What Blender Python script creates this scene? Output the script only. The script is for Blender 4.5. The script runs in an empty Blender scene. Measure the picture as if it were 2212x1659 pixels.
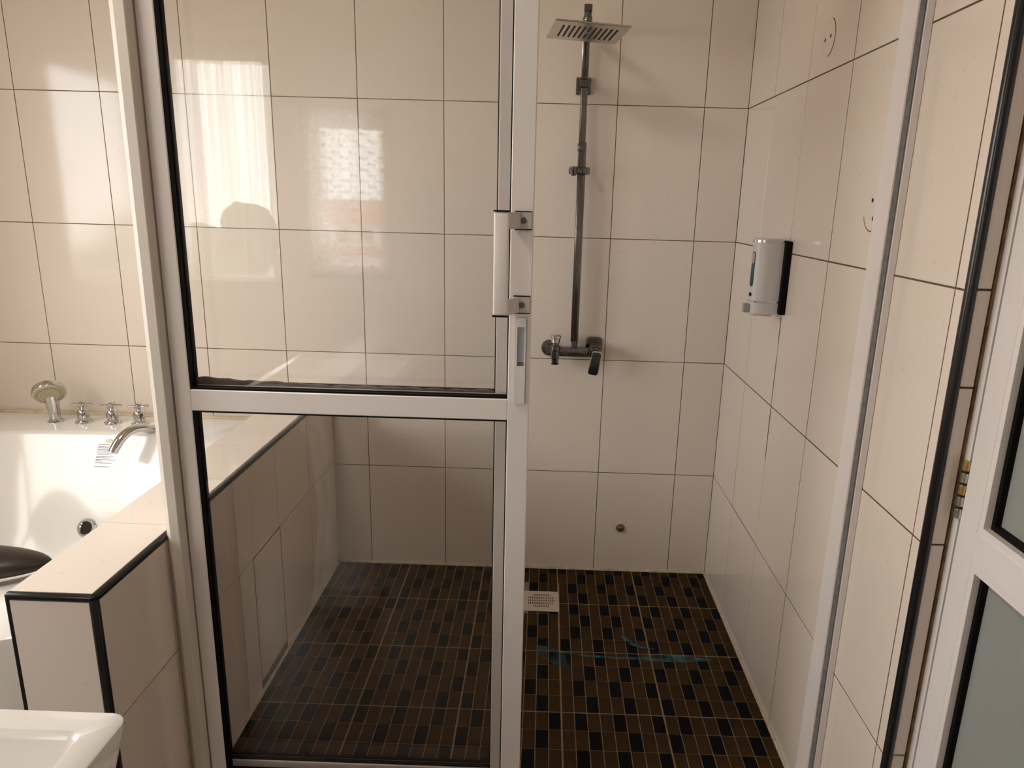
import bpy, bmesh, math, random
from mathutils import Vector, Matrix, Euler

random.seed(7)
sc = bpy.context.scene
col = sc.collection

# ------------------------------------------------------------------ camera
F_PX, W_PX, H_PX = 1591.41, 2212.0, 1659.0
cam_data = bpy.data.cameras.new('camera')
cam = bpy.data.objects.new('camera', cam_data)
col.objects.link(cam)
cam.location = (-0.6877, -2.7372, 1.4432)
cam.rotation_euler = Euler((1.3106, -0.0268, 0.0187), 'XYZ')
cam_data.sensor_fit = 'HORIZONTAL'
cam_data.sensor_width = 36.0
cam_data.lens = 36.0 * F_PX / W_PX
cam_data.shift_x = -45.03 / W_PX
cam_data.shift_y = 31.46 / W_PX
cam_data.clip_start = 0.02
cam_data.clip_end = 300
sc.camera = cam

# ------------------------------------------------------------------ sky and exposure
SKY = 8.2
world = bpy.data.worlds.new('sky')
sc.world = world
world.use_nodes = True
nt = world.node_tree
nt.nodes.clear()
w_out = nt.nodes.new('ShaderNodeOutputWorld')
w_bg = nt.nodes.new('ShaderNodeBackground')
w_tc = nt.nodes.new('ShaderNodeTexCoord')
w_map = nt.nodes.new('ShaderNodeMapping')
w_map.inputs['Scale'].default_value = (1.0, 1.0, 2.6)
w_noise = nt.nodes.new('ShaderNodeTexNoise')
w_noise.inputs['Scale'].default_value = 3.0
w_noise.inputs['Detail'].default_value = 6.0
w_ramp = nt.nodes.new('ShaderNodeValToRGB')
w_ramp.color_ramp.elements[0].position = 0.38
w_ramp.color_ramp.elements[0].color = (0.74, 0.80, 0.88, 1)
w_ramp.color_ramp.elements[1].position = 0.56
w_ramp.color_ramp.elements[1].color = (1.0, 0.935, 0.87, 1)
w_bg.inputs['Strength'].default_value = SKY
nt.links.new(w_tc.outputs['Generated'], w_map.inputs['Vector'])
nt.links.new(w_map.outputs['Vector'], w_noise.inputs['Vector'])
nt.links.new(w_noise.outputs['Fac'], w_ramp.inputs['Fac'])
nt.links.new(w_ramp.outputs['Color'], w_bg.inputs['Color'])
nt.links.new(w_bg.outputs['Background'], w_out.inputs['Surface'])

vs = sc.view_settings
vs.view_transform = 'Standard'
vs.look = 'None'
vs.gamma = 1.0
vs.use_curve_mapping = False
vs.exposure = 0.42

# rooms and openings
XLW = -2.95          # left wall face
YFW = -4.2           # face of the wall behind the camera
ZC = 2.75            # ceiling
WIN1 = (-2.90, -2.31, 0.92, 2.22)      # x0 x1 z0 z1 in wall_front
WIN2 = (-2.07, -1.65, 1.00, 1.87)
WIN3 = (-2.35, -0.80, 0.98, 2.05)      # y0 y1 z0 z1 in wall_left


def portal(name, loc, rot, sx, sy):
    ld = bpy.data.lights.new(name, 'AREA')
    ld.shape = 'RECTANGLE'
    ld.size, ld.size_y = sx, sy
    ld.cycles.is_portal = True
    o = bpy.data.objects.new(name, ld)
    o.location = loc
    o.rotation_euler = rot
    col.objects.link(o)


portal('sky_portal', ((WIN1[0] + WIN1[1]) / 2, YFW - 0.13, (WIN1[2] + WIN1[3]) / 2), (math.pi / 2, 0, 0), WIN1[1] - WIN1[0], WIN1[3] - WIN1[2])
portal('sky_portal', ((WIN2[0] + WIN2[1]) / 2, YFW - 0.13, (WIN2[2] + WIN2[3]) / 2), (math.pi / 2, 0, 0), WIN2[1] - WIN2[0], WIN2[3] - WIN2[2])
portal('sky_portal', (XLW - 0.13, (WIN3[0] + WIN3[1]) / 2, (WIN3[2] + WIN3[3]) / 2), (math.pi / 2, 0, -math.pi / 2), WIN3[1] - WIN3[0], WIN3[3] - WIN3[2])


# ------------------------------------------------------------------ materials
def new_mat(name):
    m = bpy.data.materials.new(name)
    m.use_nodes = True
    return m, m.node_tree, m.node_tree.nodes['Principled BSDF']


def pmat(name, color, rough=0.5, metal=0.0, noise=0.0, nscale=20.0, bump=0.0, bscale=60.0, coat=0.0, rand=0.0, spec=0.5):
    m, t, b = new_mat(name)
    b.inputs['Roughness'].default_value = rough
    b.inputs['Metallic'].default_value = metal
    b.inputs['Coat Weight'].default_value = coat
    b.inputs['Coat Roughness'].default_value = 0.04
    b.inputs['Specular IOR Level'].default_value = spec
    tc = t.nodes.new('ShaderNodeTexCoord')
    n = t.nodes.new('ShaderNodeTexNoise')
    n.inputs['Scale'].default_value = nscale
    n.inputs['Detail'].default_value = 4
    t.links.new(tc.outputs['Object'], n.inputs['Vector'])
    hsv = t.nodes.new('ShaderNodeHueSaturation')
    hsv.inputs['Color'].default_value = (*color, 1)
    mr = t.nodes.new('ShaderNodeMapRange')
    mr.inputs['From Min'].default_value = 0.3
    mr.inputs['From Max'].default_value = 0.7
    mr.inputs['To Min'].default_value = 1 - noise
    mr.inputs['To Max'].default_value = 1 + noise
    t.links.new(n.outputs['Fac'], mr.inputs['Value'])
    val = mr.outputs['Result']
    if rand:
        oi = t.nodes.new('ShaderNodeObjectInfo')
        mr2 = t.nodes.new('ShaderNodeMapRange')
        mr2.inputs['To Min'].default_value = 1 - rand
        mr2.inputs['To Max'].default_value = 1 + rand
        t.links.new(oi.outputs['Random'], mr2.inputs['Value'])
        mu = t.nodes.new('ShaderNodeMath')
        mu.operation = 'MULTIPLY'
        t.links.new(val, mu.inputs[0])
        t.links.new(mr2.outputs['Result'], mu.inputs[1])
        val = mu.outputs[0]
    t.links.new(val, hsv.inputs['Value'])
    t.links.new(hsv.outputs['Color'], b.inputs['Base Color'])
    if bump:
        n2 = t.nodes.new('ShaderNodeTexNoise')
        n2.inputs['Scale'].default_value = bscale
        n2.inputs['Detail'].default_value = 2
        t.links.new(tc.outputs['Object'], n2.inputs['Vector'])
        bp_ = t.nodes.new('ShaderNodeBump')
        bp_.inputs['Strength'].default_value = bump
        bp_.inputs['Distance'].default_value = 0.002
        t.links.new(n2.outputs['Fac'], bp_.inputs['Height'])
        t.links.new(bp_.outputs['Normal'], b.inputs['Normal'])
    return m


def tile_mat():
    m, t, b = new_mat('cream_ceramic_tile')
    tc = t.nodes.new('ShaderNodeTexCoord')
    oi = t.nodes.new('ShaderNodeObjectInfo')
    # faint grey speckles printed in the glaze
    v = t.nodes.new('ShaderNodeTexVoronoi')
    v.inputs['Scale'].default_value = 26
    add = t.nodes.new('ShaderNodeVectorMath')
    t.links.new(tc.outputs['Object'], add.inputs[0])
    t.links.new(oi.outputs['Location'], add.inputs[1])
    t.links.new(add.outputs[0], v.inputs['Vector'])
    r = t.nodes.new('ShaderNodeValToRGB')
    r.color_ramp.elements[0].position = 0.05
    r.color_ramp.elements[0].color = (0.73, 0.64, 0.555, 1)
    r.color_ramp.elements[1].position = 0.13
    r.color_ramp.elements[1].color = (0.81, 0.705, 0.61, 1)
    t.links.new(v.outputs['Distance'], r.inputs['Fac'])
    mr = t.nodes.new('ShaderNodeMapRange')
    mr.inputs['To Min'].default_value = 0.98
    mr.inputs['To Max'].default_value = 1.02
    t.links.new(oi.outputs['Random'], mr.inputs['Value'])
    hsv = t.nodes.new('ShaderNodeHueSaturation')
    t.links.new(r.outputs['Color'], hsv.inputs['Color'])
    t.links.new(mr.outputs['Result'], hsv.inputs['Value'])
    t.links.new(hsv.outputs['Color'], b.inputs['Base Color'])
    b.inputs['Roughness'].default_value = 0.10
    n2 = t.nodes.new('ShaderNodeTexNoise')
    n2.inputs['Scale'].default_value = 9
    t.links.new(add.outputs[0], n2.inputs['Vector'])
    bp_ = t.nodes.new('ShaderNodeBump')
    bp_.inputs['Strength'].default_value = 0.05
    bp_.inputs['Distance'].default_value = 0.004
    t.links.new(n2.outputs['Fac'], bp_.inputs['Height'])
    t.links.new(bp_.outputs['Normal'], b.inputs['Normal'])
    return m


def glass_mat(name, tint):
    """clear pane: fresnel reflection over straight-through transmission; both faces behave alike"""
    m = bpy.data.materials.new(name)
    m.use_nodes = True
    t = m.node_tree
    t.nodes.clear()
    out = t.nodes.new('ShaderNodeOutputMaterial')
    mix = t.nodes.new('ShaderNodeMixShader')
    tr = t.nodes.new('ShaderNodeBsdfTransparent')
    tr.inputs['Color'].default_value = (*tint, 1)
    gl = t.nodes.new('ShaderNodeBsdfGlossy')
    gl.inputs['Roughness'].default_value = 0.0
    geo = t.nodes.new('ShaderNodeNewGeometry')
    mr = t.nodes.new('ShaderNodeMapRange')
    mr.inputs['To Min'].default_value = 1.47
    mr.inputs['To Max'].default_value = 1 / 1.47
    fr = t.nodes.new('ShaderNodeFresnel')
    t.links.new(geo.outputs['Backfacing'], mr.inputs['Value'])
    t.links.new(mr.outputs['Result'], fr.inputs['IOR'])
    t.links.new(fr.outputs['Fac'], mix.inputs['Fac'])
    t.links.new(tr.outputs[0], mix.inputs[1])
    t.links.new(gl.outputs[0], mix.inputs[2])
    t.links.new(mix.outputs[0], out.inputs['Surface'])
    return m


def sheer_mat(name, color, see):
    m = bpy.data.materials.new(name)
    m.use_nodes = True
    t = m.node_tree
    t.nodes.clear()
    out = t.nodes.new('ShaderNodeOutputMaterial')
    mix = t.nodes.new('ShaderNodeMixShader')
    mix2 = t.nodes.new('ShaderNodeMixShader')
    tr = t.nodes.new('ShaderNodeBsdfTransparent')
    di = t.nodes.new('ShaderNodeBsdfDiffuse')
    tl = t.nodes.new('ShaderNodeBsdfTranslucent')
    for n in (di, tl):
        n.inputs['Color'].default_value = (*color, 1)
    tc = t.nodes.new('ShaderNodeTexCoord')
    mp = t.nodes.new('ShaderNodeMapping')
    mp.inputs['Scale'].default_value = (42, 1, 0.5)  # vertical density streaks stand in for the shading of the curtain folds
    nz = t.nodes.new('ShaderNodeTexNoise')
    nz.inputs['Scale'].default_value = 1.0
    nz.inputs['Detail'].default_value = 3
    mr = t.nodes.new('ShaderNodeMapRange')
    mr.inputs['From Min'].default_value = 0.32
    mr.inputs['From Max'].default_value = 0.68
    mr.inputs['To Min'].default_value = 1 - see * 1.35
    mr.inputs['To Max'].default_value = 1 - see * 0.45
    t.links.new(tc.outputs['Object'], mp.inputs['Vector'])
    t.links.new(mp.outputs['Vector'], nz.inputs['Vector'])
    t.links.new(nz.outputs['Fac'], mr.inputs['Value'])
    t.links.new(mr.outputs['Result'], mix.inputs['Fac'])
    mix2.inputs['Fac'].default_value = 0.55
    t.links.new(di.outputs[0], mix2.inputs[1])
    t.links.new(tl.outputs[0], mix2.inputs[2])
    t.links.new(tr.outputs[0], mix.inputs[1])
    t.links.new(mix2.outputs[0], mix.inputs[2])
    t.links.new(mix.outputs[0], out.inputs['Surface'])
    return m


def stain_mat(name, color, cover, scale):
    m, t, b = new_mat(name)
    b.inputs['Base Color'].default_value = (*color, 1)
    b.inputs['Roughness'].default_value = 0.35
    tc = t.nodes.new('ShaderNodeTexCoord')
    n = t.nodes.new('ShaderNodeTexNoise')
    n.inputs['Scale'].default_value = scale
    n.inputs['Detail'].default_value = 5
    t.links.new(tc.outputs['Object'], n.inputs['Vector'])
    mr = t.nodes.new('ShaderNodeMapRange')
    mr.inputs['From Min'].default_value = 0.32
    mr.inputs['From Max'].default_value = 0.62
    mr.inputs['To Max'].default_value = cover
    t.links.new(n.outputs['Fac'], mr.inputs['Value'])
    t.links.new(mr.outputs['Result'], b.inputs['Alpha'])
    return m


def chip_mat(name, color, rough):
    m, t, b = new_mat(name)
    tc = t.nodes.new('ShaderNodeTexCoord')
    wv = t.nodes.new('ShaderNodeTexWave')
    wv.bands_direction = 'X'
    wv.inputs['Scale'].default_value = 90
    wv.inputs['Distortion'].default_value = 0.4
    t.links.new(tc.outputs['Object'], wv.inputs['Vector'])
    n = t.nodes.new('ShaderNodeTexNoise')
    n.inputs['Scale'].default_value = 8
    t.links.new(tc.outputs['Object'], n.inputs['Vector'])
    mr = t.nodes.new('ShaderNodeMapRange')
    mr.inputs['To Min'].default_value = 0.7
    mr.inputs['To Max'].default_value = 1.35
    t.links.new(n.outputs['Fac'], mr.inputs['Value'])
    hsv = t.nodes.new('ShaderNodeHueSaturation')
    hsv.inputs['Color'].default_value = (*color, 1)
    t.links.new(mr.outputs['Result'], hsv.inputs['Value'])
    t.links.new(hsv.outputs['Color'], b.inputs['Base Color'])
    b.inputs['Roughness'].default_value = rough
    b.inputs['Specular IOR Level'].default_value = 0.06
    bp_ = t.nodes.new('ShaderNodeBump')
    bp_.inputs['Strength'].default_value = 0.25
    bp_.inputs['Distance'].default_value = 0.001
    t.links.new(wv.outputs['Fac'], bp_.inputs['Height'])
    t.links.new(bp_.outputs['Normal'], b.inputs['Normal'])
    return m


M = {}
M['tile'] = tile_mat()
M['plaster'] = pmat('cream_wall_paint', (0.78, 0.70, 0.62), 0.5, noise=0.02)
M['ceiling'] = pmat('white_ceiling_paint', (0.82, 0.79, 0.75), 0.7, noise=0.02)
M['grout'] = pmat('brown_grout', (0.12, 0.075, 0.045), 0.9, noise=0.25, nscale=60)
M['floor_grout'] = pmat('tan_floor_grout', (0.27, 0.195, 0.12), 0.9, noise=0.3, nscale=25)
M['bead'] = pmat('pale_joint_sealant', (0.55, 0.47, 0.37), 0.6, noise=0.2, nscale=40)
M['sealant'] = pmat('yellowed_silicone', (0.66, 0.53, 0.34), 0.5, noise=0.2, nscale=20)
M['brown'] = chip_mat('dark_brown_ribbed_chip', (0.046, 0.025, 0.009), 0.6)
M['black_chip'] = chip_mat('black_chip', (0.003, 0.003, 0.004), 0.5)
M['black'] = pmat('black_rubber', (0.003, 0.003, 0.003), 0.6, noise=0.1, spec=0.12)
M['trim'] = pmat('black_edge_trim', (0.008, 0.008, 0.010), 0.22, noise=0.1)
M['alu'] = pmat('white_coated_aluminium', (0.80, 0.735, 0.70), 0.32, noise=0.015, nscale=8)
M['alu2'] = pmat('beige_grey_aluminium', (0.68, 0.61, 0.53), 0.35, noise=0.03, nscale=6)  # beige grey tone for the post, darker than the door frames
M['groove'] = pmat('grey_brush_seal', (0.30, 0.325, 0.34), 0.6, noise=0.2, nscale=90)
M['glass'] = glass_mat('clear_door_glass', (0.997, 0.997, 0.995))
M['wglass'] = glass_mat('window_glass', (0.97, 0.98, 0.97))
M['frost'] = pmat('frosted_grey_green_glass', (0.30, 0.305, 0.275), 0.28, noise=0.06, nscale=3, spec=0.4)
M['gun'] = pmat('dark_chrome', (0.20, 0.195, 0.19), 0.14, metal=1.0, noise=0.12, nscale=14)  # chrome darkened in its base colour
M['bracket'] = pmat('satin_bracket_metal', (0.60, 0.54, 0.50), 0.35, noise=0.05)
M['lock'] = pmat('grey_white_lock_plastic', (0.72, 0.69, 0.68), 0.3, noise=0.02)
M['screw'] = pmat('dull_grey_screw', (0.16, 0.14, 0.13), 0.4, metal=0.6, noise=0.1)
M['chrome'] = pmat('polished_chrome', (0.62, 0.61, 0.60), 0.09, metal=1.0, noise=0.03)
M['steel'] = pmat('brushed_steel', (0.58, 0.54, 0.48), 0.28, metal=1.0, noise=0.06, nscale=40)
M['darkchrome'] = pmat('dark_lever_reflection', (0.015, 0.016, 0.020), 0.12, noise=0.1, coat=0.5)
M['dark'] = pmat('dark_opening', (0.012, 0.009, 0.006), 0.8, noise=0.1)
M['acrylic'] = pmat('white_tub_acrylic', (0.86, 0.82, 0.77), 0.12, noise=0.01, nscale=4, coat=0.3)
M['ceramic'] = pmat('white_basin_ceramic', (0.83, 0.79, 0.75), 0.08, noise=0.01, nscale=4, coat=0.4)
M['plastic'] = pmat('pale_grey_plastic', (0.62, 0.59, 0.58), 0.3, noise=0.02)
M['button'] = pmat('grey_push_button', (0.33, 0.30, 0.29), 0.25, noise=0.03)
M['soap'] = pmat('dark_teal_liquid_soap', (0.006, 0.05, 0.06), 0.08, noise=0.1)
M['soapwin'] = pmat('cloudy_empty_window', (0.36, 0.28, 0.24), 0.2, noise=0.1)
M['pad'] = pmat('dark_brown_vinyl', (0.028, 0.017, 0.013), 0.38, noise=0.15, bump=0.15, bscale=200)
M['nozzle'] = pmat('yellowed_nozzle_plate', (0.50, 0.44, 0.29), 0.4, noise=0.08)
M['nozzledot'] = pmat('grey_nozzles', (0.16, 0.14, 0.10), 0.5, noise=0.1)
M['print'] = pmat('grey_label_print', (0.30, 0.27, 0.24), 0.6, noise=0.1)
M['gold'] = pmat('gold_oval_badge', (0.30, 0.24, 0.12), 0.35, metal=0.6, noise=0.05)
M['brass'] = pmat('tarnished_brass', (0.22, 0.17, 0.09), 0.45, metal=0.7, noise=0.25, nscale=60)
M['rust_and_shade'] = pmat('rusty_filler_and_gap_shade', (0.20, 0.115, 0.055), 0.85, noise=0.45, nscale=35)  # also colours the gap shadow arcs on the cover plates
M['goldhinge'] = pmat('worn_brass_hinge', (0.52, 0.36, 0.14), 0.3, metal=0.9, noise=0.3, nscale=90)
M['drain'] = pmat('off_white_drain_plastic', (0.62, 0.54, 0.43), 0.4, noise=0.08, nscale=40)
M['cover'] = pmat('white_cover_plastic', (0.79, 0.70, 0.61), 0.18, noise=0.02)
M['teal'] = stain_mat('teal_soap_smear', (0.03, 0.15, 0.18), 0.75, 28)
M['teal_soft'] = stain_mat('thin_teal_soap_film', (0.015, 0.10, 0.11), 0.65, 14)
M['roomfloor'] = pmat('brown_room_floor_tile', (0.10, 0.07, 0.045), 0.3, noise=0.08)
M['sheer'] = sheer_mat('white_sheer_fabric', (0.62, 0.58, 0.54), 0.55)
M['sheer2'] = sheer_mat('grey_beaded_fabric', (0.50, 0.47, 0.44), 0.30)
M['beads'] = pmat('white_glass_beads', (0.95, 0.93, 0.9), 0.1, noise=0.02)
M['leaf'] = pmat('dark_green_foliage', (0.05, 0.085, 0.03), 0.8, noise=0.4, nscale=2)
M['bark'] = pmat('brown_bark', (0.10, 0.07, 0.045), 0.9, noise=0.3)
M['ground'] = pmat('dusty_ground', (0.26, 0.23, 0.18), 0.9, noise=0.85, nscale=0.25)
M['pink'] = pmat('salmon_facade', (0.55, 0.13, 0.08), 0.8, noise=0.06)
M['whitewall'] = pmat('white_facade', (0.75, 0.72, 0.68), 0.8, noise=0.05)
M['wpane'] = pmat('dark_window_pane', (0.05, 0.06, 0.07), 0.15, noise=0.05)


# ------------------------------------------------------------------ mesh helpers
def B():
    return bmesh.new()


def bx(bm, x0, x1, y0, y1, z0, z1, bev=0.0, seg=1):
    n0 = len(bm.verts)
    x0, x1 = min(x0, x1), max(x0, x1)
    y0, y1 = min(y0, y1), max(y0, y1)
    z0, z1 = min(z0, z1), max(z0, z1)
    vs_ = [bm.verts.new(p) for p in ((x0, y0, z0), (x1, y0, z0), (x1, y1, z0), (x0, y1, z0), (x0, y0, z1), (x1, y0, z1), (x1, y1, z1), (x0, y1, z1))]
    fs = [bm.faces.new([vs_[i] for i in q]) for q in ((3, 2, 1, 0), (4, 5, 6, 7), (0, 1, 5, 4), (1, 2, 6, 5), (2, 3, 7, 6), (3, 0, 4, 7))]
    if bev:
        es = list({e for f in fs for e in f.edges})
        bmesh.ops.bevel(bm, geom=es, offset=bev, segments=seg, affect='EDGES', profile=0.5)
    return bm


def frame_of(d):
    d = Vector(d).normalized()
    a = Vector((0, 0, 1)) if abs(d.z) < 0.9 else Vector((1, 0, 0))
    u = d.cross(a).normalized()
    return d, u, d.cross(u)


def tube(bm, pts, radii, seg=16, cap=True):
    pts = [Vector(p) for p in pts]
    if not hasattr(radii, '__len__'):
        radii = [radii] * len(pts)
    rings = []
    u = None
    for i, p in enumerate(pts):
        if i == 0:
            d = pts[1] - pts[0]
        elif i == len(pts) - 1:
            d = pts[-1] - pts[-2]
        else:
            d = (pts[i + 1] - p).normalized() + (p - pts[i - 1]).normalized()
        d.normalize()
        if u is None:
            _, u, _ = frame_of(d)
        else:
            u = (u - d * u.dot(d)).normalized()
        w = d.cross(u)
        rings.append([bm.verts.new(p + (u * math.cos(2 * math.pi * k / seg) + w * math.sin(2 * math.pi * k / seg)) * radii[i]) for k in range(seg)])
    for a, b in zip(rings, rings[1:]):
        for k in range(seg):
            bm.faces.new((a[k], a[(k + 1) % seg], b[(k + 1) % seg], b[k]))
    if cap:
        bm.faces.new(list(reversed(rings[0])))
        bm.faces.new(rings[-1])
    return bm


def lathe(bm, org, axis, prof, seg=32):
    """profile of (radius, height) turned round the axis"""
    d, u, w = frame_of(axis)
    org = Vector(org)
    rings = []
    for r, h in prof:
        if r < 1e-6:
            rings.append([bm.verts.new(org + d * h)])
        else:
            rings.append([bm.verts.new(org + d * h + (u * math.cos(2 * math.pi * k / seg) + w * math.sin(2 * math.pi * k / seg)) * r) for k in range(seg)])
    for a, b in zip(rings, rings[1:]):
        for k in range(seg):
            k2 = (k + 1) % seg
            if len(a) == 1 and len(b) == 1:
                continue
            if len(a) == 1:
                bm.faces.new((a[0], b[k2], b[k]))
            elif len(b) == 1:
                bm.faces.new((a[k], a[k2], b[0]))
            else:
                bm.faces.new((a[k], a[k2], b[k2], b[k]))
    if len(rings[0]) > 1:
        bm.faces.new(list(reversed(rings[0])))
    if len(rings[-1]) > 1:
        bm.faces.new(rings[-1])
    return bm


def slab(bm, poly, to3d, h0, h1):
    """flat outline lifted between two heights; to3d(u, v, h)"""
    a = [bm.verts.new(to3d(u, v, h0)) for u, v in poly]
    b = [bm.verts.new(to3d(u, v, h1)) for u, v in poly]
    n = len(poly)
    bm.faces.new(list(reversed(a)))
    bm.faces.new(b)
    for i in range(n):
        bm.faces.new((a[i], a[(i + 1) % n], b[(i + 1) % n], b[i]))
    return bm


def rrect(w, h, r, n=5):
    out = []
    for cx, cy, a0 in ((w / 2 - r, h / 2 - r, 0), (-w / 2 + r, h / 2 - r, 90), (-w / 2 + r, -h / 2 + r, 180), (w / 2 - r, -h / 2 + r, 270)):
        for k in range(n + 1):
            a = math.radians(a0 + 90 * k / n)
            out.append((cx + r * math.cos(a), cy + r * math.sin(a)))
    return out


def move(bm, mat4):
    bmesh.ops.transform(bm, matrix=mat4, verts=bm.verts)
    return bm


def mesh_of(name, bm, mat, smooth=35):
    bmesh.ops.recalc_face_normals(bm, faces=bm.faces)
    me = bpy.data.meshes.new(name)
    bm.to_mesh(me)
    bm.free()
    me.materials.append(M[mat] if isinstance(mat, str) else mat)
    if smooth:
        me.polygons.foreach_set('use_smooth', [True] * len(me.polygons))
        me.set_sharp_from_angle(angle=math.radians(smooth))
    return me


def root_loc(o):
    while o.parent is not None:
        o = o.parent
    return o.location


def obj(name, bm, mat, parent=None, smooth=35, label=None):
    """bm is given in world coordinates; a part is stored relative to its thing"""
    if parent is not None:
        move(bm, Matrix.Translation(-Vector(root_loc(parent))))
    me = mesh_of(name, bm, mat, smooth)
    o = bpy.data.objects.new(name, me)
    col.objects.link(o)
    if parent is not None:
        o.parent = parent
    if label:
        o['label'] = label
    return o


def thing(name, loc, label, cat, group=None):
    o = bpy.data.objects.new(name, None)
    o.empty_display_size = 0.05
    o.location = loc
    col.objects.link(o)
    o['label'] = label
    o['category'] = cat
    if group:
        o['group'] = group
    return o


def struct(o, label=None):
    o['kind'] = 'structure'
    if label:
        o['label'] = label
    return o


# ------------------------------------------------------------------ tiles
GAP = 0.0026
TILE_T = 0.008
_tile_cache = {}


def tile_mesh(w, h):
    key = (round(w, 4), round(h, 4))
    if key not in _tile_cache:
        bm = B()
        c = 0.0005
        t = TILE_T
        lo = [bm.verts.new(p) for p in ((-w / 2, -h / 2, -t), (w / 2, -h / 2, -t), (w / 2, h / 2, -t), (-w / 2, h / 2, -t))]
        md = [bm.verts.new((v.co.x, v.co.y, -c)) for v in lo]
        hi = [bm.verts.new((v.co.x - math.copysign(c, v.co.x), v.co.y - math.copysign(c, v.co.y), 0)) for v in lo]
        bm.faces.new(hi)
        for a, b in ((lo, md), (md, hi)):
            for i in range(4):
                bm.faces.new((a[i], a[(i + 1) % 4], b[(i + 1) % 4], b[i]))
        _tile_cache[key] = mesh_of('tile', bm, 'tile', smooth=0)
    return _tile_cache[key]


def lay_tiles(parent, org, U, V, N, rects, gap=GAP, name='tile'):
    """rects are (u0, u1, v0, v1) joint lines on the plane through org; tile faces lie on the plane"""
    U, V, N = Vector(U), Vector(V), Vector(N)
    base = Matrix((U, V, N)).transposed().to_4x4()
    inv = Vector(root_loc(parent))
    for u0, u1, v0, v1 in rects:
        w, h = u1 - u0 - gap, v1 - v0 - gap
        if w < 0.004 or h < 0.004:
            continue
        o = bpy.data.objects.new(name, tile_mesh(w, h))
        p = Vector(org) + U * ((u0 + u1) / 2) + V * ((v0 + v1) / 2) + N * random.uniform(-0.0004, 0.0002)
        tilt = Euler((random.gauss(0, 0.0006), random.gauss(0, 0.0006), 0)).to_matrix().to_4x4()
        o.parent = parent
        o.matrix_local = Matrix.Translation(p - inv) @ base @ tilt
        col.objects.link(o)


def grid(us, vs_):
    return [(a, b, c, d) for a, b in zip(us, us[1:]) for c, d in zip(vs_, vs_[1:])]


ROWS = [0.004, 0.4216, 0.8735, 1.3234, 1.777, 2.229, 2.681, ZC]
XP = -1.497          # shower face of the low partition
ZP = 0.72            # top of the partition
XP0 = -1.667         # tub side of the partition
YP = -1.536          # end of the partition

# ------------------------------------------------------------------ structure: walls
wb = struct(obj('wall_back', bx(B(), XLW - 0.2, 0.14, 0.0009, 0.15, -0.05, ZC), 'grout'), 'cream tiled wall behind the shower and the tub')
cols = [0.0, -0.1516]
while cols[-1] > XLW + 0.302:
    cols.append(cols[-1] - 0.302)
cols.append(XLW)
cols = sorted(cols)
lay_tiles(wb, (0, 0, 0), (1, 0, 0), (0, 0, 1), (0, -1, 0), grid(cols, ROWS))

YD = -1.512          # corner of the right wall with the doorway
wr = struct(obj('wall_right', bx(bx(B(), 0.0009, 0.15, YD, 0.0009, -0.05, ZC), 0.0009, 0.15, YFW, -2.42, -0.05, ZC), 'grout'), 'cream tiled wall beside the shower')
bmh = bx(B(), 0.0022, 0.15, -2.42, YD, 2.10, ZC)
obj('door_header', bmh, 'plaster', wr)
# wall frame: u runs along -y, v up, normal -x
rcols = [0.0, 0.301, 0.603, 0.905, 1.207, 1.484, -YD]
lay_tiles(wr, (0, 0, 0), (0, -1, 0), (0, 0, 1), (-1, 0, 0), grid(rcols, ROWS), gap=0.0034)
lay_tiles(wr, (0, 0, 0), (0, -1, 0), (0, 0, 1), (-1, 0, 0), grid([2.42, 2.72, 3.02, 3.32, 3.62, 3.92, 4.2], ROWS))
# narrow tiles on the doorway reveal, facing the room
lay_tiles(wr, (0, YD - 0.004, 0), (1, 0, 0), (0, 0, 1), (0, -1, 0), grid([0.014, 0.0435], [0.0, 0.4216, 0.87, 1.16, 1.325, 1.777, 2.10]), gap=0.004)
obj('edge_trim', tube(B(), [(0.008, YD - 0.0045, 0.0), (0.008, YD - 0.0045, 2.10)], 0.0095, 14), 'trim', wr, label='black quarter-round trim on the doorway corner')
obj('filler_strip', bx(B(), 0.0435, 0.0475, YD - 0.006, YD + 0.02, 0, 2.10), 'rust_and_shade', wr, label='rusty brown filler along the door frame')

bm = B()
y0, y1, z0, z1 = WIN3
bx(bm, XLW - 0.18, XLW, YFW - 0.18, y0, -0.05, ZC)
bx(bm, XLW - 0.18, XLW, y1, 0.15, -0.05, ZC)
bx(bm, XLW - 0.18, XLW, y0, y1, -0.05, z0)
bx(bm, XLW - 0.18, XLW, y0, y1, z1, ZC)
wl = struct(obj('wall_left', bm, 'plaster'), 'pale wall with a window beside the tub')

bm = B()
bx(bm, XLW, WIN1[0], YFW - 0.18, YFW, -0.05, ZC)
bx(bm, WIN1[1], WIN2[0], YFW - 0.18, YFW, -0.05, ZC)
bx(bm, WIN2[1], 0.15, YFW - 0.18, YFW, -0.05, ZC)
for w_ in (WIN1, WIN2):
    bx(bm, w_[0], w_[1], YFW - 0.18, YFW, -0.05, w_[2])
    bx(bm, w_[0], w_[1], YFW - 0.18, YFW, w_[3], ZC)
wf = struct(obj('wall_front', bm, 'plaster'), 'pale wall with two windows facing the shower')

struct(obj('ceiling', bx(B(), XLW - 0.2, 0.15, YFW - 0.18, 0.15, ZC, ZC + 0.12), 'ceiling'), 'white ceiling')
struct(obj('floor.001', bx(B(), XLW - 0.2, 0.15, YFW - 0.18, -1.30, -0.12, -0.004), 'roomfloor'), 'dark brown bathroom floor outside the shower')

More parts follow.
